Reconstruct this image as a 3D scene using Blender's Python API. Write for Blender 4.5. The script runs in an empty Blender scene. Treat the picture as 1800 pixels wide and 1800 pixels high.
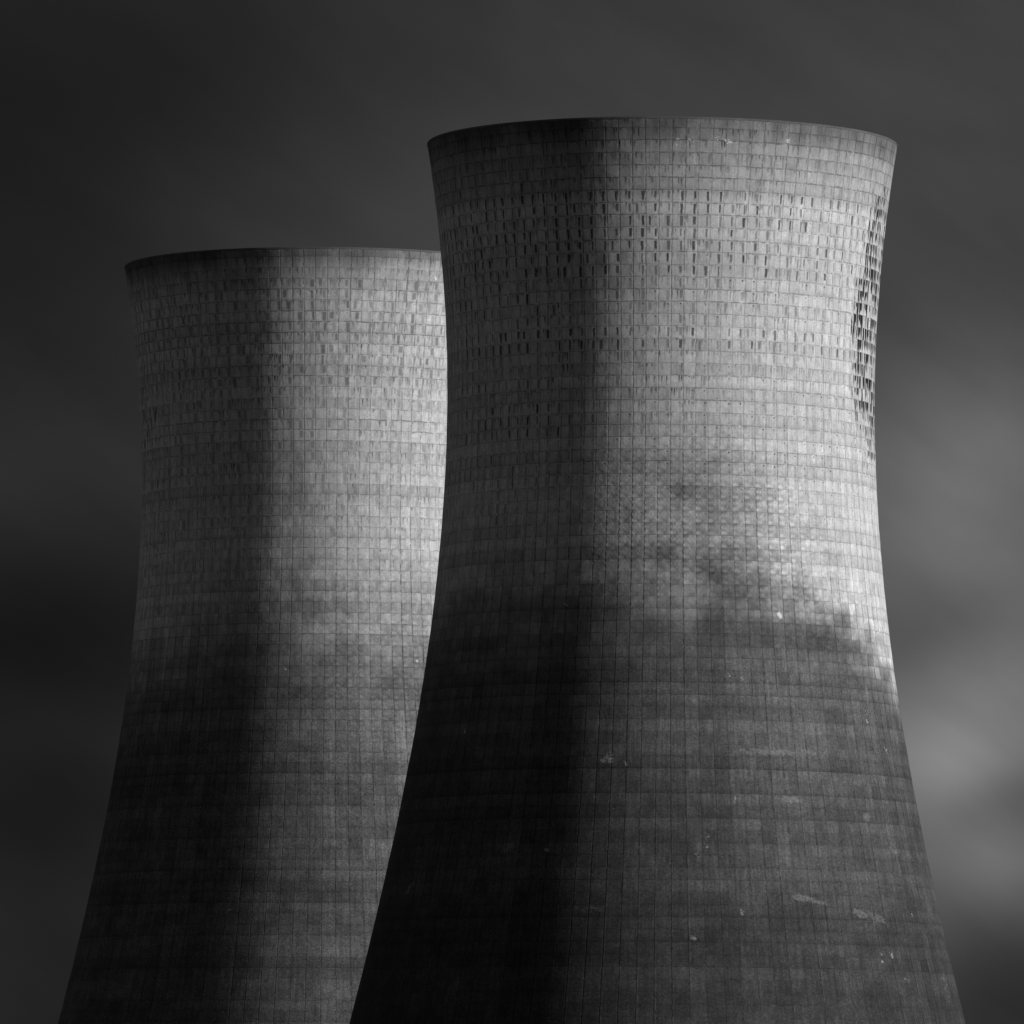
import bpy, math
import numpy as np

# ------------------------------------------------------------------ constants
F_PX, IMG = 14743.0, 1800.0          # focal length in pixels of an 1800 px wide frame
D1, D2 = 961.0, 961.0 / 0.875        # distances of the two towers
CAM_H = 1.7
HORIZON = 2039.0                     # row of the horizon, below the frame
R = math.radians
SUN_EL, SUN_AZ = 7.5, 70.6          # azimuth counted from the viewer's side towards the right

sc = bpy.context.scene
col = sc.collection

# ------------------------------------------------------------------ camera
cam_d = bpy.data.cameras.new("camera")
cam = bpy.data.objects.new("camera", cam_d)
col.objects.link(cam)
cam_d.sensor_width = 36.0
cam_d.lens = 36.0 * F_PX / IMG
cam_d.clip_start, cam_d.clip_end = 1.0, 40000.0
pitch = math.atan((HORIZON - IMG / 2) / F_PX)
cam.location = (0, 0, CAM_H)
from mathutils import Matrix
ROLL = R(0.37)
cam.matrix_world = Matrix.Translation((0, 0, CAM_H)) @ Matrix.Rotation(R(90) + pitch, 4, 'X') @ Matrix.Rotation(ROLL, 4, 'Z')
sc.camera = cam

# ------------------------------------------------------------------ sun
sd = (math.sin(R(SUN_AZ)) * math.cos(R(SUN_EL)), -math.cos(R(SUN_AZ)) * math.cos(R(SUN_EL)), math.sin(R(SUN_EL)))
sun_d = bpy.data.lights.new("sun", 'SUN')
sun_d.energy = 4.3
sun_d.angle = R(8.0)             # softened by thin cloud in front of the sun
sun_d.color = (1.0, 1.0, 1.0)        # black-and-white picture: neutral light
sun = bpy.data.objects.new("sun", sun_d)
col.objects.link(sun)
from mathutils import Vector
sun.rotation_euler = Vector(sd).to_track_quat('Z', 'Y').to_euler()
sun.location = (300, -100, 300)

# ------------------------------------------------------------------ view
vs = sc.view_settings
vs.view_transform = 'Standard'
vs.look = 'None'
vs.exposure, vs.gamma = 0.0, 1.0
sc.cycles.max_bounces = 4


# ------------------------------------------------------------------ node helper
class NT:
    def __init__(self, tree):
        self.t = tree
        tree.nodes.clear()

    def n(self, kind, **kw):
        nd = self.t.nodes.new(kind)
        for k, v in kw.items():
            setattr(nd, k, v)
        return nd

    def put(self, sock, v):
        if isinstance(v, bpy.types.NodeSocket):
            self.t.links.new(v, sock)
        elif v is not None:
            sock.default_value = v

    def m(self, op, a, b=None, c=None, clamp=False):
        nd = self.n('ShaderNodeMath', operation=op, use_clamp=clamp)
        for i, v in enumerate((a, b, c)):
            if v is not None:
                self.put(nd.inputs[i], v)
        return nd.outputs[0]

    def add(self, a, b): return self.m('ADD', a, b)
    def sub(self, a, b): return self.m('SUBTRACT', a, b)
    def mul(self, a, b): return self.m('MULTIPLY', a, b)

    def vm(self, op, a, b=None):
        nd = self.n('ShaderNodeVectorMath', operation=op)
        self.put(nd.inputs[0], a)
        if b is not None:
            self.put(nd.inputs[1], b)
        return nd.outputs['Value'] if op in ('DOT_PRODUCT', 'LENGTH') else nd.outputs[0]

    def xyz(self, x, y, z=0.0):
        nd = self.n('ShaderNodeCombineXYZ')
        for i, v in enumerate((x, y, z)):
            self.put(nd.inputs[i], v)
        return nd.outputs[0]

    def step(self, v, e0, e1, lo=0.0, hi=1.0):
        nd = self.n('ShaderNodeMapRange', interpolation_type='SMOOTHSTEP')
        self.put(nd.inputs['Value'], v)
        self.put(nd.inputs['From Min'], e0)
        self.put(nd.inputs['From Max'], e1)
        self.put(nd.inputs['To Min'], lo)
        self.put(nd.inputs['To Max'], hi)
        return nd.outputs['Result']

    def noise(self, vec, scale=1.0, detail=2.0, rough=0.5, dist=0.0):
        nd = self.n('ShaderNodeTexNoise')
        self.put(nd.inputs['Vector'], vec)
        nd.inputs['Scale'].default_value = scale
        nd.inputs['Detail'].default_value = detail
        nd.inputs['Roughness'].default_value = rough
        nd.inputs['Distortion'].default_value = dist
        return nd.outputs[0]

    def attr(self, name):
        return self.n('ShaderNodeAttribute', attribute_name=name).outputs['Fac']


# ------------------------------------------------------------------ world: a heavy grey cloud deck over a daylight sky
world = bpy.data.worlds.new("World")
sc.world = world
world.use_nodes = True
w = NT(world.node_tree)
sky = w.n('ShaderNodeTexSky', sky_type='NISHITA')
sky.sun_disc = False
sky.sun_elevation = R(SUN_EL)
sky.sun_rotation = math.atan2(sd[0], sd[1])
bw = w.n('ShaderNodeRGBToBW')
w.t.links.new(sky.outputs[0], bw.inputs[0])
geo = w.n('ShaderNodeTexCoord')
sep = w.n('ShaderNodeSeparateXYZ')
w.t.links.new(geo.outputs['Generated'], sep.inputs[0])
# azimuth and elevation in degrees
az = w.mul(w.m('ARCTAN2', sep.outputs[0], sep.outputs[1]), 180 / math.pi)
el = w.mul(w.m('ARCSINE', sep.outputs[2]), 180 / math.pi)
p0 = w.xyz(az, el)
warp = w.n('ShaderNodeTexNoise')
w.t.links.new(p0, warp.inputs['Vector'])
warp.inputs['Scale'].default_value = 1.1
warp.inputs['Detail'].default_value = 2.0
off = w.vm('MULTIPLY', w.vm('SUBTRACT', warp.outputs['Color'], (0.5, 0.5, 0.5)), (0.30, 0.22, 0.0))
p = w.vm('ADD', p0, off)
# cloud masses, the last two unseen bright patches added as fill: (azimuth, elevation, width, height, optical depth), degrees; positive = thinner and brighter
CLOUDS_AND_FILL = [
    (-0.01, 5.19, 5.83, 5.83, -0.43),
    (-3.53, 6.71, 2.33, 2.72, -1.24),
    (3.12, 2.88, 1.75, 1.94, 1.52),
    (1.16, 6.95, 1.94, 1.01, 0.28),
    (-1.18, 6.16, 1.75, 0.85, 0.58),
    (3.50, 7.15, 1.94, 1.94, 0.25),
    (-3.12, 4.78, 1.94, 0.66, 0.26),
    (-3.30, 3.50, 1.55, 0.70, -1.28),
    (-3.08, 1.29, 1.55, 1.17, -0.73),
    (2.85, 3.62, 0.60, 0.33, -0.48),
    (3.04, 2.69, 0.54, 0.35, 0.28),
    (3.60, 2.48, 0.48, 0.24, -0.58),
    (3.35, 1.99, 0.31, 0.23, 0.25),
    (3.51, 1.14, 0.70, 0.51, -0.80),
    (2.97, 1.72, 0.27, 0.43, -0.03),
    (3.51, 3.46, 0.35, 0.43, 0.07),
    (2.92, 4.43, 0.89, 0.55, 0.32),
    (3.11, 5.05, 1.24, 0.60, 0.62),
    (-3.29, 2.37, 0.97, 0.51, -0.83),
    (-95.00, 22.00, 48.00, 40.00, 1.60),  # out of view at left, added to brighten the towers' shaded sides
    (-165.00, 30.00, 40.00, 40.00, 0.45),  # behind the camera, added as fill near the shadow edge
]
acc = None
for (ca, ce, wa, we, amp) in CLOUDS_AND_FILL:
    q = w.vm('MULTIPLY', w.vm('SUBTRACT', p, (ca, ce, 0.0)), (1 / wa, 1 / we, 0.0))
    g = w.m('EXPONENT', w.mul(w.vm('DOT_PRODUCT', q, q), -1.0))
    acc = w.m('MULTIPLY_ADD', g, amp, acc if acc is not None else 0.0)
# long-exposure drift: soft streaks along one slanting direction
drift = w.xyz(w.add(w.mul(az, 0.45), w.mul(el, -0.35)), w.add(w.mul(az, 0.9), w.mul(el, 1.3)))
wisps = w.noise(drift, 1.3, 5.0, 0.5, 0.3)
acc = w.m('MULTIPLY_ADD', w.sub(wisps, 0.5), 0.44, acc)
dens = w.m('EXPONENT', w.add(acc, 0.0))
CLOUD_BASE = 0.182
lum = w.mul(w.mul(bw.outputs[0], dens), CLOUD_BASE)
bg = w.n('ShaderNodeBackground')
w.t.links.new(lum, bg.inputs['Color'])
bg.inputs['Strength'].default_value = 0.1
wo = w.n('ShaderNodeOutputWorld')
w.t.links.new(bg.outputs[0], wo.inputs[0])


# ------------------------------------------------------------------ materials
def principled(name, rough=0.9):
    mat = bpy.data.materials.new(name)
    mat.use_nodes = True
    t = NT(mat.node_tree)
    b = t.n('ShaderNodeBsdfPrincipled')
    b.inputs['Roughness'].default_value = rough
    b.inputs['Specular IOR Level'].default_value = 0.15
    o = t.n('ShaderNodeOutputMaterial')
    t.t.links.new(b.outputs[0], o.inputs[0])
    return mat, t, b


def grey(t, sock, v):
    c = t.xyz(v, v, v)
    t.t.links.new(c, sock)


def shell_material(name, seed, streak_w, smudge, dash_ink):
    mat, t, b = principled(name, 0.92)
    uvn = t.n('ShaderNodeUVMap', uv_map='panels')
    s = t.n('ShaderNodeSeparateXYZ')
    t.t.links.new(uvn.outputs[0], s.inputs[0])
    u, v = s.outputs[0], s.outputs[1]
    pos = t.xyz(t.mul(u, 1.52), t.mul(v, 1.385), seed)      # unrolled metres
    fine = t.noise(pos, 4.5, 3.0, 0.75)
    grain = t.noise(pos, 11.0, 1.0, 0.5)
    mott = t.noise(t.vm('ADD', pos, (9.0, 4.0, 2.0)), 0.85, 4.0, 0.62, 0.4)
    # crooked joints: a little wander
    wob = t.noise(t.vm('MULTIPLY', pos, (0.8, 0.8, 1.0)), 1.0, 2.0)
    wob2 = t.noise(t.vm('ADD', pos, (31.0, 7.0, 0.0)), 0.9, 2.0)
    uu = t.m('MULTIPLY_ADD', t.sub(wob, 0.5), 0.10, u)
    vv = t.m('MULTIPLY_ADD', t.sub(wob2, 0.5), 0.16, v)
    fu, fv = t.m('FRACT', uu), t.m('FRACT', vv)
    du = t.m('PINGPONG', uu, 0.5)
    dv = t.m('PINGPONG', vv, 0.5)
    rag = t.noise(t.vm('MULTIPLY', pos, (1.0, 1.0, 1.0)), 1.6, 3.0, 0.6)
    # joints
    vj = t.mul(t.step(du, 0.095, 0.015), t.mul(t.attr('joint_v'), t.step(rag, 0.36, 0.56, 0.2, 1.0)))
    hj = t.mul(t.step(dv, 0.105, 0.015), t.mul(t.attr('joint_h'), t.step(rag, 0.62, 0.44, 0.2, 1.0)))
    # drip dash beside the joint, one per panel
    sx = t.add(t.m('MULTIPLY_ADD', t.sub(t.noise(t.vm('MULTIPLY', pos, (1.0, 2.2, 1.0)), 1.0, 2.0), 0.5), 0.10, 0.76), t.attr('dash_x'))
    dd = t.m('ABSOLUTE', t.sub(fu, sx))
    taper = t.mul(t.m('MULTIPLY_ADD', fv, -0.035, streak_w + 0.02), t.attr('dash_w'))
    dash = t.step(dd, taper, t.mul(taper, 0.40))
    dash = t.mul(dash, t.mul(t.step(fv, 0.04, 0.14), t.step(fv, t.attr('dash_len'), t.mul(t.attr('dash_len'), 0.7))))
    dash = t.mul(t.mul(dash, t.attr('dash')), t.step(fine, 0.25, 0.5, 0.6, 1.0))
    # tie-bolt holes
    def hole(hu, hv, r, a):
        x = t.mul(t.sub(fu, hu), 1.08)
        y = t.sub(fv, hv)
        d = t.m('SQRT', t.add(t.mul(x, x), t.mul(y, y)))
        return t.mul(t.step(d, r, r * 0.35), t.attr(a))
    dots = t.m('MAXIMUM', hole(0.76, 0.20, 0.115, 'hole_a'), hole(0.77, 0.79, 0.10, 'hole_b'))
    # ragged vertical soot runs where the weather side is black
    runs = t.noise(t.xyz(t.mul(u, 2.4), t.mul(v, 0.42), seed + 3.0), 1.0, 2.0, 0.55)
    hv_ = t.attr('weather')
    # run-off below the joints: short drips of uneven length at random places along each panel
    def drips(n, seed2, lo, l0=0.2):
        us = t.m('MULTIPLY_ADD', t.sub(wob2, 0.5), 0.5, t.mul(u, float(n)))
        wn = t.n('ShaderNodeTexWhiteNoise', noise_dimensions='3D')
        t.put(wn.inputs['Vector'], t.xyz(t.m('FLOOR', us), t.m('FLOOR', vv), seed2))
        cs = t.n('ShaderNodeSeparateColor')
        t.t.links.new(wn.outputs['Color'], cs.inputs[0])
        shape = t.step(t.m('PINGPONG', us, 0.5), 0.02, 0.42)
        ln = t.m('MULTIPLY_ADD', cs.outputs[1], 0.9, l0)
        return t.mul(t.mul(t.step(cs.outputs[0], lo, 1.02), shape), t.step(fv, ln, t.mul(ln, 0.25)))
    drip = t.m('MAXIMUM', drips(5, seed + 21.0, 0.60), t.mul(drips(3, seed + 27.0, 0.70), 0.8))
    drip = t.mul(drip, t.attr('drip'))
    # the weather side: dense black drips panel after panel, thinning towards the edges of the patch
    black = t.m('MAXIMUM', drips(3, seed + 33.0, 0.05, 0.6), t.mul(drips(2, seed + 39.0, 0.12, 0.8), 0.9))
    heavy = t.mul(t.step(t.m('MULTIPLY_ADD', runs, 0.9, t.m('MULTIPLY_ADD', hv_, 0.55, -0.68)), 0.0, 0.16), t.step(hv_, 0.02, 0.35))
    heavy = t.mul(heavy, t.m('MULTIPLY_ADD', t.step(black, 0.03, 0.42), 0.92, 0.08))
    # fine vertical weather lines everywhere
    drag = t.noise(t.xyz(t.mul(u, 6.0), t.mul(v, 0.33), seed + 11.0), 1.0, 3.0, 0.6)
    blot = t.noise(pos, 0.5, 5.0, 0.62)
    blot2 = t.noise(t.vm('MULTIPLY', pos, (1.5, 0.55, 1.0)), 0.9, 4.0, 0.6)
    # bulged formwork: two dents per panel, staggered
    dent = t.mul(t.m('SINE', t.mul(t.add(fv, t.mul(t.sub(blot, 0.5), 0.3)), 2 * math.pi)), t.m('SINE', t.mul(fu, 2 * math.pi)))
    dent2 = t.mul(t.m('SINE', t.m('MULTIPLY_ADD', fv, 4 * math.pi, 0.8)), t.mul(t.step(fu, 0.62, 0.45), t.step(fu, 0.03, 0.12)))
    sc_ = t.attr('bulge')
    relief = t.add(t.mul(dent, 0.45), t.mul(dent2, 0.65))
    low = t.attr('low')
    # ---- albedo
    k = t.attr('tone')
    k = t.mul(k, t.m('MULTIPLY_ADD', t.sub(blot, 0.5), t.add(smudge, t.mul(low, 0.5)), 1.0))
    k = t.mul(k, t.m('MULTIPLY_ADD', t.sub(blot2, 0.5), t.add(smudge, 0.1), 1.0))
    k = t.mul(k, t.m('MULTIPLY_ADD', t.sub(drag, 0.5), t.m('MULTIPLY_ADD', low, 0.55, 0.50), 1.0))
    k = t.mul(k, t.m('MULTIPLY_ADD', t.sub(fine, 0.5), t.m('MULTIPLY_ADD', low, 1.2, 0.85), 1.0))
    k = t.mul(k, t.m('EXPONENT', t.mul(t.mul(t.sub(mott, 0.5), t.attr('mottle')), 1.9)))
    k = t.mul(k, t.m('MULTIPLY_ADD', t.mul(relief, sc_), -0.26, 1.0))
    k = t.mul(k, t.m('MULTIPLY_ADD', t.sub(grain, 0.5), t.m('MULTIPLY_ADD', low, 1.2, 0.55), 1.0))
    strip = t.mul(t.step(fu, 0.58, 0.64), t.step(fu, 0.93, 0.88))
    k = t.mul(k, t.m('MULTIPLY_ADD', strip, t.mul(t.attr('strip'), 0.22), 1.0))
    ink = t.m('MAXIMUM', t.mul(vj, 0.76), t.mul(hj, 0.62))
    ink = t.m('MAXIMUM', ink, t.mul(dash, dash_ink))
    ink = t.m('MAXIMUM', ink, t.mul(drip, 0.80))
    ink = t.m('MAXIMUM', ink, t.mul(t.mul(t.step(t.m('ABSOLUTE', t.sub(fu, 0.47)), 0.06, 0.02), low), t.mul(t.step(drag, 0.45, 0.65), 0.35)))
    ink = t.m('MAXIMUM', ink, t.mul(dots, 0.8))
    ink = t.m('MAXIMUM', ink, t.mul(heavy, 0.97))
    k = t.mul(k, t.sub(1.0, ink))
    k = t.mul(k, t.attr('weathering_shade'))
    # pale lime runs beside joints low down, pale repairs, small white chips
    lime = t.mul(t.step(t.m('ABSOLUTE', t.sub(fu, 0.10)), 0.05, 0.015), t.mul(t.attr('lime'), t.step(rag, 0.4, 0.65)))
    k = t.m('MULTIPLY_ADD', lime, 0.11, k)
    edge = t.noise(pos, 2.2, 4.0, 0.65)
    rep = t.step(t.m('MULTIPLY_ADD', t.sub(edge, 0.5), 1.5, t.attr('repair')), 0.40, 0.80)
    k = t.m('MULTIPLY_ADD', t.mul(rep, t.step(fine, 0.2, 0.7, 0.15, 1.0)), 0.17, k)
    chipn = t.noise(pos, 3.6, 3.0, 0.7)
    chip = t.step(t.m('MULTIPLY_ADD', t.sub(chipn, 0.5), 2.0, t.attr('chip')), 0.46, 0.68)
    k = t.m('MULTIPLY_ADD', chip, t.m('MULTIPLY_ADD', low, -0.30, 0.70), k)
    k = t.mul(k, t.m('MULTIPLY_ADD', t.mul(t.step(fv, 0.45, 1.0), t.attr('lift_dirt')), -0.20, 1.0))
    alb = t.mul(k, 0.465)
    grey(t, b.inputs['Base Color'], alb)
    # ---- relief
    h = t.mul(t.mul(relief, sc_), 0.045)
    h = t.add(h, t.mul(t.m('MAXIMUM', t.step(du, 0.06, 0.0), t.step(dv, 0.06, 0.0)), -0.018))
    h = t.add(h, t.mul(blot, 0.05))
    h = t.add(h, t.mul(fine, 0.012))
    bump = t.n('ShaderNodeBump')
    bump.inputs['Strength'].default_value = 0.7
    bump.inputs['Distance'].default_value = 1.0
    t.t.links.new(h, bump.inputs['Height'])
    t.t.links.new(bump.outputs[0], b.inputs['Normal'])
    return mat


def plain_concrete(name, base, seed):
    mat, t, b = principled(name, 0.92)
    tc = t.n('ShaderNodeTexCoord').outputs['Object']
    n1 = t.noise(t.vm('ADD', tc, (seed, 0, 0)), 0.35, 5.0, 0.65)
    n2 = t.noise(tc, 4.0, 3.0, 0.65)
    k = t.mul(t.m('MULTIPLY_ADD', t.sub(n1, 0.5), 1.1, 1.0), t.m('MULTIPLY_ADD', t.sub(n2, 0.5), 0.6, 1.0))
    grey(t, b.inputs['Base Color'], t.mul(k, base))
    return mat


# ------------------------------------------------------------------ ground
def ground_material():
    mat, t, b = principled("dark_rough_grass", 1.0)
    tc = t.n('ShaderNodeTexCoord').outputs['Object']
    n1 = t.noise(tc, 0.01, 6.0, 0.6)
    n2 = t.noise(tc, 0.8, 4.0, 0.7)
    grey(t, b.inputs['Base Color'], t.mul(t.add(n1, n2), 0.045))
    return mat


gm = bpy.data.meshes.new("ground")
G = 18000.0
gm.from_pydata([(-G, -G, 0), (G, -G, 0), (G, G, 0), (-G, G, 0)], [], [(0, 1, 2, 3)])
gm.materials.append(ground_material())
ground = bpy.data.objects.new("ground", gm)
col.objects.link(ground)
ground["kind"] = "structure"
ground["label"] = "dark open ground the two cooling towers stand on"
ground["category"] = "ground"

# ------------------------------------------------------------------ tower geometry
MPP = D1 / F_PX                      # metres per pixel at the near tower
Z_TOP = CAM_H + (HORIZON - 251.5) * MPP
Z_BOT = 8.0
N_COL, SUBU, SUBV = 110, 3, 3
LIFT = 1.385
V0 = 3.74                            # first full joint below the top


def radius(z):
    y = HORIZON - (z - CAM_H) / MPP
    d = y - 700.0
    k = np.where(d > 0, 0.124, 0.150)
    return np.sqrt(377.0 ** 2 + k * d * d) * MPP


def vnoise(rng, nu, nv, U, V, periodic=True):
    """smooth value noise on the unrolled shell; U in 0..1, V in 0..1"""
    g = rng.random((nv + 2, nu + 1))
    g[:, nu] = g[:, 0]
    x, y = U * nu, V * nv
    xi, yi = np.floor(x).astype(int) % nu, np.clip(np.floor(y).astype(int), 0, nv)
    fx, fy = x - np.floor(x), y - np.floor(y)
    fx, fy = fx * fx * (3 - 2 * fx), fy * fy * (3 - 2 * fy)
    a = g[yi, xi] * (1 - fx) + g[yi, xi + 1] * fx
    b = g[yi + 1, xi] * (1 - fx) + g[yi + 1, xi + 1] * fx
    return a * (1 - fy) + b * fy


def sstep(x, a, b):
    t = np.clip((x - a) / (b - a), 0, 1)
    return t * t * (3 - 2 * t)


def put_attr(me, name, domain, arr):
    at = me.attributes.new(name, 'FLOAT', domain)
    at.data.foreach_set('value', np.ascontiguousarray(arr, dtype=np.float32).ravel())


def phi_y(px, py, cx_top, cx_bot, s):
    """where on the shell a mark sits: angle (deg) and height (rows of the near tower's picture)"""
    yn = HORIZON - (HORIZON - py) / s
    z = CAM_H + (HORIZON - yn) * MPP
    rr = float(radius(z)) / MPP * s
    cx = cx_top + (cx_bot - cx_top) * (py - 255) / 1545.0
    ph = math.asin(max(-0.98, min(0.98, (px - cx) / rr)))
    # the wall facing the viewer stands nearer than the axis and so appears higher up
    return math.degrees(ph), yn + (HORIZON - yn) * (rr * MPP / D1) * math.cos(ph) * 1.0


def build_shell(parent, spec, mat):
    rng = np.random.default_rng(spec['seed'])
    nU = N_COL * SUBU
    # rows: cornice zone then full lifts
    vtop = -V0 / LIFT
    vend = (Z_TOP - V0 - Z_BOT) / LIFT
    vj = [vtop] + list(range(int(math.ceil(vtop + 1e-6)), int(math.floor(vend)) + 1)) + [vend]
    rows = []
    for a, b in zip(vj[:-1], vj[1:]):
        rows += [a + (b - a) * i / SUBV for i in range(SUBV)]
    rows.append(vj[-1])
    rows = np.array(rows)
    zz = Z_TOP - V0 - rows * LIFT
    nV = len(rows)
    ucoord = np.arange(nU + 1) / SUBU                       # 0..N_COL
    k0 = np.floor(ucoord - 1e-9).clip(0)
    # flat facets: interpolate along the chord between panel corners
    def ang(k):
        return (k - N_COL / 2 + spec['phase']) * 2 * math.pi / N_COL
    a0, a1 = ang(k0), ang(k0 + 1)
    fr = ucoord - k0
    cx = np.sin(a0) * (1 - fr) + np.sin(a1) * fr
    cy = -(np.cos(a0) * (1 - fr) + np.cos(a1) * fr)
    hyp = np.sqrt(cx * cx + cy * cy)
    cx, cy = cx * (0.5 + 0.5 / hyp), cy * (0.5 + 0.5 / hyp)      # formwork bent half way to the true curve
    # panels were never set quite true: a few millimetres at each corner
    joint_idx = np.searchsorted(np.array(vj), rows + 1e-9, side='right') - 1
    jit_r = rng.normal(0, 0.012, (len(vj) + 1, N_COL + 1))
    jit_r[:, N_COL] = jit_r[:, 0]
    # each row of vertices interpolates the jitter of the corners
    vja = np.array(vj)
    ji = np.clip(joint_idx, 0, len(vj) - 2)
    fvv = (rows - vja[ji]) / (vja[ji + 1] - vja[ji])
    ki = k0.astype(int)
    def bil(J):
        top = J[ji][:, ki] * (1 - fr)[None] + J[ji][:, np.minimum(ki + 1, N_COL)] * fr[None]
        bot = J[ji + 1][:, ki] * (1 - fr)[None] + J[ji + 1][:, np.minimum(ki + 1, N_COL)] * fr[None]
        return top * (1 - fvv)[:, None] + bot * fvv[:, None]
    rj = bil(jit_r)
    # lift radii follow the curve at the joints and run straight between them
    rjoint = radius(Z_TOP - V0 - vja * LIFT)
    rrow = rjoint[ji] * (1 - fvv) + rjoint[ji + 1] * fvv
    rad = rrow[:, None] + rj
    X, Y = rad * cx[None], rad * cy[None]
    Z = np.repeat(zz[:, None], nU + 1, 1)
    co = np.stack([X, Y, Z], -1).reshape(-1, 3)
    nout = co.shape[0]
    idx = np.arange(nout).reshape(nV, nU + 1)
    f_out = np.stack([idx[:-1, :-1], idx[1:, :-1], idx[1:, 1:], idx[:-1, 1:]], -1).reshape(-1, 4)
    # inner face, one quad per panel, and the closing edges
    ai = ang(np.arange(N_COL + 1))
    ri = radius(Z_TOP - V0 - vja * LIFT) - 0.45
    ci = np.stack([ri[:, None] * np.sin(ai)[None], -ri[:, None] * np.cos(ai)[None],
                   np.repeat((Z_TOP - V0 - vja * LIFT)[:, None], N_COL + 1, 1)], -1).reshape(-1, 3)
    ii = nout + np.arange(ci.shape[0]).reshape(len(vj), N_COL + 1)
    f_in = np.stack([ii[:-1, 1:], ii[1:, 1:], ii[1:, :-1], ii[:-1, :-1]], -1).reshape(-1, 4)
    oc = idx[:, ::SUBU]
    f_top = np.stack([oc[0, :-1], oc[0, 1:], ii[0, 1:], ii[0, :-1]], -1)
    f_bot = np.stack([oc[-1, 1:], oc[-1, :-1], ii[-1, :-1], ii[-1, 1:]], -1)
    faces = np.concatenate([f_out, f_in, f_top, f_bot])
    verts = np.concatenate([co, ci])
    me = bpy.data.meshes.new('shell')
    me.vertices.add(len(verts))
    me.vertices.foreach_set('co', verts.ravel())
    me.loops.add(faces.size)
    me.loops.foreach_set('vertex_index', faces.ravel().astype(np.int32))
    me.polygons.add(len(faces))
    me.polygons.foreach_set('loop_start', np.arange(0, faces.size, 4, dtype=np.int32))
    me.polygons.foreach_set('loop_total', np.full(len(faces), 4, dtype=np.int32))
    me.update(calc_edges=True)
    me.polygons.foreach_set('use_smooth', np.arange(len(faces)) < len(f_out))
    # panel coordinates
    uu = np.concatenate([np.repeat(ucoord[None], nV, 0).ravel(), np.repeat(np.arange(N_COL + 1)[None], len(vj), 0).ravel()])
    vv = np.concatenate([np.repeat(rows[:, None], nU + 1, 1).ravel(), np.repeat(vja[:, None], N_COL + 1, 1).ravel()])
    uvl = me.uv_layers.new(name='panels')
    fl = faces.ravel()
    uvl.data.foreach_set('uv', np.stack([uu[fl], vv[fl]], -1).astype(np.float32).ravel())

    # ---------- weathering fields, per vertex
    phi = np.degrees(ang(uu)) + spec['turn']                # angle from the side that faces the viewer
    zv = Z_TOP - V0 - vv * LIFT
    yy = HORIZON - (zv - CAM_H) / MPP                       # height expressed in rows of the near tower
    U, V = uu / N_COL, (vv - vtop) / (vend - vtop)
    nA = vnoise(rng, 24, 14, U, V)
    nB = vnoise(rng, 55, 50, U, V)
    nC = vnoise(rng, 110, 20, U, V)
    nD = vnoise(rng, 14, 60, U, V)
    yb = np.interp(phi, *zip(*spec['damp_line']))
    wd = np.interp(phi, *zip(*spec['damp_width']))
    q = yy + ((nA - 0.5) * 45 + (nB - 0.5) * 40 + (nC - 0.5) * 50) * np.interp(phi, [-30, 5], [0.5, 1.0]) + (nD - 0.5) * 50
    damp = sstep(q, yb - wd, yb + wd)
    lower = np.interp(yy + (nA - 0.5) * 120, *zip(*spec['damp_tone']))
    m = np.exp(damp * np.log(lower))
    m *= np.interp(phi, [-60, -35, -14, 45, 65], [0.66, 0.88, 1.0, 1.0, 0.82]) ** damp  # damp zone varied by side: left shade painted in against the sky fill
    m *= 1 - damp * 0.28 * (nD - 0.5) - damp * 0.30 * (nB - 0.5)
    for (pa, ya, sp, sy, amp) in spec['dirt']:
        m *= np.exp(-amp * (0.55 + 0.9 * nB) * np.exp(-((phi - pa) / sp) ** 2 - ((yy - ya) / sy) ** 2))
    # soot under the rim, with shade painted in on the unlit side
    y0 = yy - 251.5 + ((nC - 0.5) * 26 + (nA - 0.5) * 24) * sstep(yy, 340, 280)
    soot = np.interp(y0, *zip(*spec['soot']))
    m *= soot ** np.interp(phi, [-22, -14], [1.35, 1.0])
    put_attr(me, 'weathering_shade', 'POINT', np.clip(m, 0.02, 1.3))
    low = sstep(q, yb, yb + wd * 1.6)
    put_attr(me, 'low', 'POINT', low)
    bul = np.zeros_like(phi)
    for (pa, ya, sp, sy, amp) in spec['bulges']:
        bul += amp * np.exp(-((phi - pa) / sp) ** 2 - ((yy - ya) / sy) ** 2)
    put_attr(me, 'bulge', 'POINT', np.clip(bul, 0, 1) * (0.55 + 0.9 * nB))
    wea = np.zeros_like(phi)
    for (pa, ya, sp, sy, amp) in spec['weather']:
        wea += amp * np.exp(-(((phi - pa) / sp) ** 2) ** 2 - (((yy - ya) / sy) ** 2) ** 2)
    put_attr(me, 'weather', 'POINT', np.clip(wea, 0, 1) * np.clip(0.5 + 1.0 * nB, 0, 1))
    mot = (0.25 + 0.35 * np.exp(-((yy - yb) / 120) ** 2) + 0.25 * np.clip(bul, 0, 1)) * spec['mottle']
    put_attr(me, 'mottle', 'POINT', np.clip(mot, 0, 1.3))
    rep = np.zeros_like(phi)
    chip = np.zeros_like(phi)
    for (pp, py, lx, ly, tilt, amp) in spec['repairs']:
        ph, yn = phi_y(pp, py, *spec['axis'])
        dx = (phi - ph) * math.pi / 180 * np.interp(ya_ := yn, [255, 700, 1800], [414, 377, 541])
        dy = (yy - yn) - tilt * dx
        rep = np.maximum(rep, amp * np.exp(-((dx / lx) ** 4 + (dy / ly) ** 4)))
    for (pp, py, rr_, amp) in spec['chips']:
        ph, yn = phi_y(pp, py, *spec['axis'])
        dx = (phi - ph) * math.pi / 180 * np.interp(yn, [255, 700, 1800], [414, 377, 541])
        chip = np.maximum(chip, amp * np.exp(-((dx ** 2 + (yy - yn) ** 2) / rr_ ** 2)))
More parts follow.
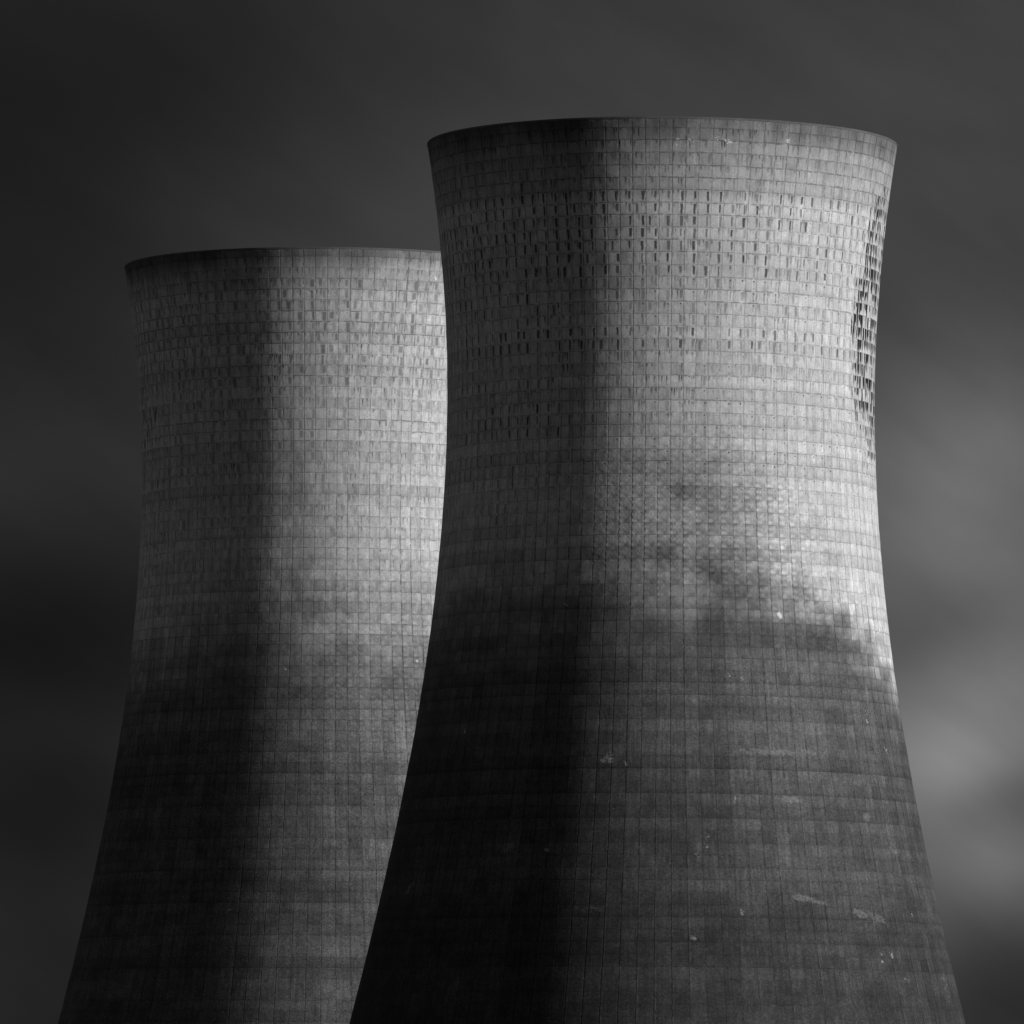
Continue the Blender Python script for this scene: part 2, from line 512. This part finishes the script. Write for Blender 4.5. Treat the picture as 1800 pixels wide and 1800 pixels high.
    put_attr(me, 'drip', 'POINT', np.interp(yy, *zip(*spec['drip'])) * (0.4 + 1.2 * nA) * np.interp(phi, [-30, 0, 50], [1.1, 0.9, 0.7]))
    put_attr(me, 'repair', 'POINT', rep)
    put_attr(me, 'chip', 'POINT', chip)

    # ---------- per-panel values, per face
    nf = len(faces)
    fu = np.zeros(nf)
    fv = np.zeros(nf)
    no = len(f_out)
    fu[:no] = uu[f_out].mean(1)
    fv[:no] = vv[f_out].mean(1)
    ku, kv = np.floor(fu).astype(int) % N_COL, np.floor(fv).astype(int) + 4
    nl = 100
    fphi = np.degrees(ang(ku + 0.5)) + spec['turn']
    fj = kv - 4
    fy = HORIZON - ((Z_TOP - V0 - (fj + 0.5) * LIFT) - CAM_H) / MPP
    per = lambda: rng.random((nl, N_COL))[kv, ku]
    lift = lambda: rng.random(nl)[kv]
    colm = lambda: rng.random(N_COL)[ku]
    deep = sstep(fy, 1000, 1250)
    fb = np.interp(fphi, *zip(*spec['damp_line']))
    turnz = np.exp(-((fy - fb) / 130.0) ** 2)
    tone = 1 + (per() - 0.5) * spec['tone'] * (1 + 0.8 * deep) + (lift() - 0.5) * (0.20 + 0.06 * deep + 0.08 * turnz) + (per() - 0.5) * 0.20 * turnz + (colm() - 0.5) * (0.07 + 0.16 * deep)
    # some panels took the damp sooner than their neighbours
    fw = np.interp(fphi, *zip(*spec['damp_width']))
    jit = (per() - 0.5) * 70 + (colm() - 0.5) * 50
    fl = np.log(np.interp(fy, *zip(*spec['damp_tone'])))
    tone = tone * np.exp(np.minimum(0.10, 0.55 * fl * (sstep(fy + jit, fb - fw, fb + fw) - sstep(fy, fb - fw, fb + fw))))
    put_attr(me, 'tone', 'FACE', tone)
    put_attr(me, 'strip', 'FACE', np.clip(per() * 1.5 - 0.6, -0.3, 1) * (1 - 0.5 * deep))
    put_attr(me, 'joint_v', 'FACE', np.clip(0.16 + 0.95 * colm() * (0.55 + 0.7 * per()) + 0.2 * per(), 0, 1) * np.interp(fy, [255, 700, 1050, 1300, 1800], [0.9, 0.7, 1.0, 0.8, 0.6]))
    put_attr(me, 'joint_h', 'FACE', np.clip(0.12 + 0.95 * lift() * (0.6 + 0.5 * per()) + 0.25 * per(), 0, 1) * np.interp(fy, [255, 290, 700, 1150, 1400, 1800], [0.7, 1.0, 0.9, 0.65, 0.36, 0.28]))
    band = np.interp(fj + 0.5, *zip(*spec['dash_lifts']))
    side = np.interp(fphi, *zip(*spec['dash_side']))
    lz = rng.random((nl // 3 + 2, N_COL))[kv // 3, ku]
    r1 = per()
    band = np.maximum(band, np.interp(fj + 0.5, [0, 1.5, 20, 30, 36], [0.2, 0.6, 0.6, 0.35, 0.0]) * np.interp(fphi, [-35, -10, 30], [1.0, 0.55, 0.45]) * np.clip(0.2 + 1.2 * lift(), 0, 1))
    dash = np.clip(band * side * (0.55 + 1.0 * r1 * (0.5 + 0.7 * lz)), 0, 1)
    dash = np.where(per() < 0.10, dash * 0.2, dash)
    put_attr(me, 'dash', 'FACE', dash)
    put_attr(me, 'dash_w', 'FACE', 0.7 + 0.7 * per())
    put_attr(me, 'dash_x', 'FACE', (per() - 0.5) * 0.10 * spec['wander'] - np.where(per() < 0.06 * spec['wander'], 0.4, 0.0))
    put_attr(me, 'dash_len', 'FACE', 0.80 + 0.35 * per())
    hz = np.interp(fj + 0.5, *zip(*spec['hole_lifts']))
    put_attr(me, 'hole_a', 'FACE', np.clip(hz * (0.2 + 1.1 * per()), 0, 1))
    put_attr(me, 'hole_b', 'FACE', np.clip(hz * (per() * 1.4 - 0.35), 0, 1))
    put_attr(me, 'lift_dirt', 'FACE', np.clip(lift() * 1.3 - 0.15 + 0.3 * (per() - 0.5), 0, 1.2))
    lm = np.interp(fy, [1150, 1350, 1800], [0.0, 0.5, 1.0]) * (colm() > 0.45) * (0.4 + 0.8 * per()) * np.interp(fphi, *zip(*spec['lime_side']))
    put_attr(me, 'lime', 'FACE', np.clip(lm, 0, 1))
    me.materials.append(mat)
    o = bpy.data.objects.new('shell', me)
    o.parent = parent
    col.objects.link(o)
    return o


def ring_mesh(name, prof, n, phase=0.0):
    """closed profile [(r, z)] swept round the axis"""
    k = len(prof)
    vs_, fs = [], []
    for i in range(n):
        a = (i + phase) * 2 * math.pi / n
        for (r, z) in prof:
            vs_.append((r * math.sin(a), -r * math.cos(a), z))
    for i in range(n):
        j = (i + 1) % n
        for q in range(k):
            q2 = (q + 1) % k
            fs.append((i * k + q, i * k + q2, j * k + q2, j * k + q))
    me = bpy.data.meshes.new(name)
    me.from_pydata(vs_, [], fs)
    return me


def leg_mesh():
    """one slanting leg of the ring that carries the shell; leans outwards to the ground"""
    r1, r0 = float(radius(Z_BOT)) - 0.225, float(radius(0.4)) + 0.2
    da = math.pi / 40
    vs_, w_ = [], 0.42
    for (r, z, a, ww) in ((r0, 0.3, -da * 0.95, 0.5), (r0 - 0.05, 0.7, -da * 0.9, w_), (r1, Z_BOT - 0.004, -da * 0.05, w_)):
        for (dx, dy) in ((-1, -1), (1, -1), (1, 1), (-1, 1)):
            vs_.append((r * math.sin(a) + dx * ww, -r * math.cos(a) + dy * ww * 0.5, z))
    fs = [(3, 2, 1, 0), (8, 9, 10, 11)]
    for b in (0, 4):
        for q in range(4):
            fs.append((b + q, b + (q + 1) % 4, b + 4 + (q + 1) % 4, b + 4 + q))
    me = bpy.data.meshes.new('leg')
    me.from_pydata(vs_, [], fs)
    me.update()
    return me


LEG_MAT = plain_concrete("leg_concrete", 0.12, 5.0)
LEG = leg_mesh()
LEG.materials.append(LEG_MAT)
LEG_B = LEG.copy()
LEG_B.name = 'leg_mirrored'
for v_ in LEG_B.vertices:
    v_.co.x = -v_.co.x
LEG_B.flip_normals()


def build_tower(loc, label, spec):
    root = bpy.data.objects.new('cooling_tower', None)
    root.location = loc
    root.empty_display_size = 5
    root['label'] = label
    root['category'] = 'cooling tower'
    root['group'] = 'concrete cooling towers'
    col.objects.link(root)
    build_shell(root, spec, shell_material('shell_concrete', spec['seed'] * 1.7, spec['streak_w'], spec['smudge'], spec['dash_ink']))
    rt = float(radius(Z_TOP))
    prof = [(rt - 0.50, Z_TOP + 0.003), (rt - 0.50, Z_TOP + 0.24), (rt + 0.02, Z_TOP + 0.24), (rt + 0.04, Z_TOP + 0.20), (rt + 0.04, Z_TOP + 0.003)]
    rm = ring_mesh('rim', prof[::-1], 330, 0.0)
    rm.materials.append(plain_concrete('rim_concrete', 0.095, spec['seed']))
    ro = bpy.data.objects.new('rim', rm)
    ro.parent = root
    col.objects.link(ro)
    for i in range(40):
        for d in (LEG, LEG_B):
            lo = bpy.data.objects.new('leg', d)
            lo.parent = root
            lo.rotation_euler = (0, 0, 2 * math.pi * (i + 0.5) / 40)
            col.objects.link(lo)
    rb = float(radius(0.4)) + 2.2
    pw = ring_mesh('pond_wall', [(rb, -0.3), (rb + 0.4, -0.3), (rb + 0.4, 1.1), (rb, 1.1)], 120)
    pw.materials.append(LEG_MAT)
    po = bpy.data.objects.new('pond_wall', pw)
    po.parent = root
    col.objects.link(po)
    return root


def place(px, row, dist):
    """ground point under the tower axis seen at column px in the given row"""
    x0, y0 = px - IMG / 2, row - IMG / 2
    c, s = math.cos(ROLL), math.sin(ROLL)
    xr, yr = x0 * c + y0 * s, -x0 * s + y0 * c
    # undo the roll, then the pitch
    dx, dz, dy = xr / F_PX, -yr / F_PX, 1.0
    cy, sy = math.cos(pitch), math.sin(pitch)
    wy, wz = dy * cy - dz * sy, dy * sy + dz * cy
    return (dx / wy * dist, dist, 0.0)


NEAR = dict(
    seed=7, drip=[(250, 0.7), (290, 1.0), (330, 0.8), (560, 0.75), (700, 0.85), (800, 0.45), (1000, 0.15), (1150, 0.25), (1800, 0.3)],
    mottle=1.0, phase=0.45, turn=1.0, tone=0.09, streak_w=0.13, dash_ink=0.86, smudge=0.34, wander=1.0,
    axis=(1164.0, 1154.0, 1.0),
    damp_line=[(-180, 1100), (-60, 1110), (-30, 1090), (-17, 1045), (0, 1020), (22, 1040), (42, 1085), (60, 1140), (75, 1180), (110, 1190), (180, 1080)],
    damp_width=[(-180, 215), (-40, 215), (-15, 170), (0, 150), (25, 120), (45, 95), (75, 80), (180, 90)],
    damp_tone=[(900, 0.36), (1050, 0.24), (1120, 0.19), (1250, 0.21), (1400, 0.17), (1560, 0.155), (1635, 0.105), (1720, 0.11), (1800, 0.115), (2200, 0.11)],
    soot=[(-40, 0.20), (0, 0.24), (20, 0.38), (45, 0.55), (75, 0.66), (105, 0.72), (120, 0.80), (134, 1.0)],
    dirt=[(9, 880, 14, 65, 0.75), (2, 1020, 12, 40, 0.25), (22, 930, 9, 45, 0.25)],
    bulges=[(14, 880, 20, 95, 1.0), (30, 980, 18, 90, 0.9), (5, 1000, 22, 110, 0.6), (40, 1090, 20, 60, 0.7), (62, 1170, 18, 60, 0.5), (-50, 880, 25, 90, 0.35)],
    weather=[(82, 460, 17, 130, 1.1), (78, 600, 18, 110, 1.1), (80, 740, 16, 85, 1.0)],
    dash_lifts=[(-2.5, 0.0), (-0.5, 0.15), (0.5, 0.35), (1.5, 0.25), (2.6, 0.35), (3.4, 1.0), (9.6, 1.0), (10.4, 0.45), (13.4, 0.4), (14.2, 0.85), (15.6, 0.8), (16.6, 0.35), (21, 0.3), (24, 0.12), (32, 0.05), (90, 0.0)],
    dash_side=[(-180, 0.9), (-90, 1.2), (-20, 1.25), (0, 0.95), (30, 0.8), (50, 0.75), (90, 0.9), (180, 0.9)],
    hole_lifts=[(-2.5, 0.0), (1, 0.35), (3, 0.4), (9, 0.5), (11, 0.9), (13, 0.9), (15, 0.4), (19, 0.7), (24, 0.9), (28, 0.6), (34, 0.2), (40, 0.0), (90, 0.0)],
    lime_side=[(-180, 0.4), (-25, 0.25), (-19, 1.6), (-5, 1.3), (10, 0.8), (60, 0.6), (180, 0.4)],
    repairs=[(1345, 1322, 75, 8, 0.0, 0.75), (1415, 1320, 22, 9, 0.0, 0.6), (1380, 1404, 32, 8, 0.0, 0.85), (1512, 1434, 14, 10, 0.0, 1.0), (1400, 1577, 22, 7, 0.1, 1.0), (1430, 1584, 22, 6, 0.2, 0.8),
             (1500, 1604, 20, 8, 0.25, 1.0), (1530, 1612, 30, 10, 0.15, 0.75), (1035, 1598, 40, 9, -0.05, 0.65), (900, 1490, 18, 9, -0.5, 0.9), (726, 1564, 20, 8, -0.6, 0.9),
             (1560, 1490, 36, 16, 0.0, 0.5), (1400, 1240, 90, 30, 0.0, 0.38), (1655, 1735, 30, 36, 0.0, 0.5), (1515, 1220, 12, 18, 0.0, 0.7)],
    chips=[(1133, 1152, 4, 1.1), (1133, 1163, 4, 1.0), (1275, 1189, 5, 1.0), (1299, 1190, 5, 0.8), (1363, 1079, 5, 1.5), (1240, 1470, 6, 0.95), (1239, 1486, 5, 0.9), (1222, 1505, 4, 0.8),
           (1284, 1405, 5, 1.0), (1380, 1605, 4, 1.1), (1295, 1602, 5, 1.0), (1215, 1650, 6, 0.9), (1210, 1655, 4, 1.0), (1537, 1672, 5, 1.0), (1555, 1678, 5, 1.1), (1540, 1691, 5, 1.0),
           (1582, 1718, 5, 1.4), (1548, 1312, 5, 1.1), (1550, 1318, 4, 0.9), (1562, 1397, 5, 1.0), (1515, 1250, 6, 1.0), (1516, 1266, 5, 0.9), (1484, 1350, 4, 0.8), (1592, 1608, 6, 0.9),
           (1072, 1335, 11, 0.80), (1060, 1337, 8, 0.75), (1078, 1319, 3, 1.1), (1100, 1342, 5, 0.8), (1076, 1425, 5, 0.8), (823, 1288, 4, 0.9), (791, 1352, 4, 0.9), (967, 1495, 7, 0.75), (1065, 935, 6, 0.75),
           (1138, 932, 6, 0.75), (1000, 1065, 5, 0.8), (1280, 240, 7, 0.9), (1192, 240, 7, 0.7), (1215, 238, 7, 0.75), (1385, 240, 8, 0.8), (1260, 234, 6, 0.75), (1163, 241, 6, 0.7), (1450, 250, 4, 0.9)],
)
FAR = dict(
    seed=19, drip=[(250, 0.5), (300, 0.9), (560, 0.9), (800, 0.7), (1000, 0.3), (1150, 0.3), (1800, 0.3)],
    mottle=0.7, phase=0.1, turn=-1.25, tone=0.10, streak_w=0.19, dash_ink=0.58, smudge=0.45, wander=2.2,
    axis=(581.0, 574.0, 0.875),
    damp_line=[(-180, 1000), (-60, 1080), (-30, 1030), (0, 985), (22, 990), (45, 1010), (90, 1080), (180, 1000)],
    damp_width=[(-180, 160), (-40, 150), (0, 190), (30, 200), (90, 180), (180, 160)],
    damp_tone=[(800, 0.45), (1050, 0.34), (1200, 0.27), (1350, 0.23), (1500, 0.22), (1800, 0.24), (2200, 0.2)],
    soot=[(-40, 0.24), (0, 0.28), (22, 0.45), (42, 0.72), (70, 0.86), (110, 1.0)],
    dirt=[(30, 1210, 30, 30, -0.25), (-8, 850, 9, 260, 0.32)],
    bulges=[(20, 1000, 30, 180, 0.55), (20, 1150, 25, 120, 0.6), (30, 640, 25, 200, 0.3)],
    weather=[(-72, 620, 12, 130, 0.5)],
    dash_lifts=[(-2.5, 0.0), (-0.5, 0.3), (0.5, 0.75), (9, 0.8), (11, 0.45), (14, 0.5), (19, 0.4), (24, 0.3), (30, 0.12), (40, 0.0), (90, 0.0)],
    dash_side=[(-180, 0.9), (-70, 1.1), (-15, 1.1), (10, 0.85), (40, 0.8), (180, 0.9)],
    hole_lifts=[(-2.5, 0.0), (2, 0.3), (12, 0.35), (20, 0.35), (30, 0.25), (40, 0.0), (90, 0.0)],
    lime_side=[(-180, 0.3), (-30, 0.3), (-24, 1.0), (-8, 1.0), (5, 0.5), (180, 0.3)],
    repairs=[(620, 850, 18, 10, 0.0, 0.4), (200, 1280, 18, 8, 0.0, 0.4)],
    chips=[(470, 1157, 3, 1.2), (411, 1604, 3, 1.2), (194, 1492, 3, 1.0), (505, 1180, 4, 0.8), (532, 500, 6, 0.7), (765, 487, 4, 0.9), (731, 1163, 4, 0.9), (515, 850, 4, 0.7)],
)
build_tower(place(1164.0, 255.0, D1), "nearer concrete cooling tower in front, with black drip streaks down its bright right edge", NEAR)
build_tower(place(581.0, 478.0, D2), "farther concrete cooling tower on the left, its right side hidden behind the nearer tower", FAR)
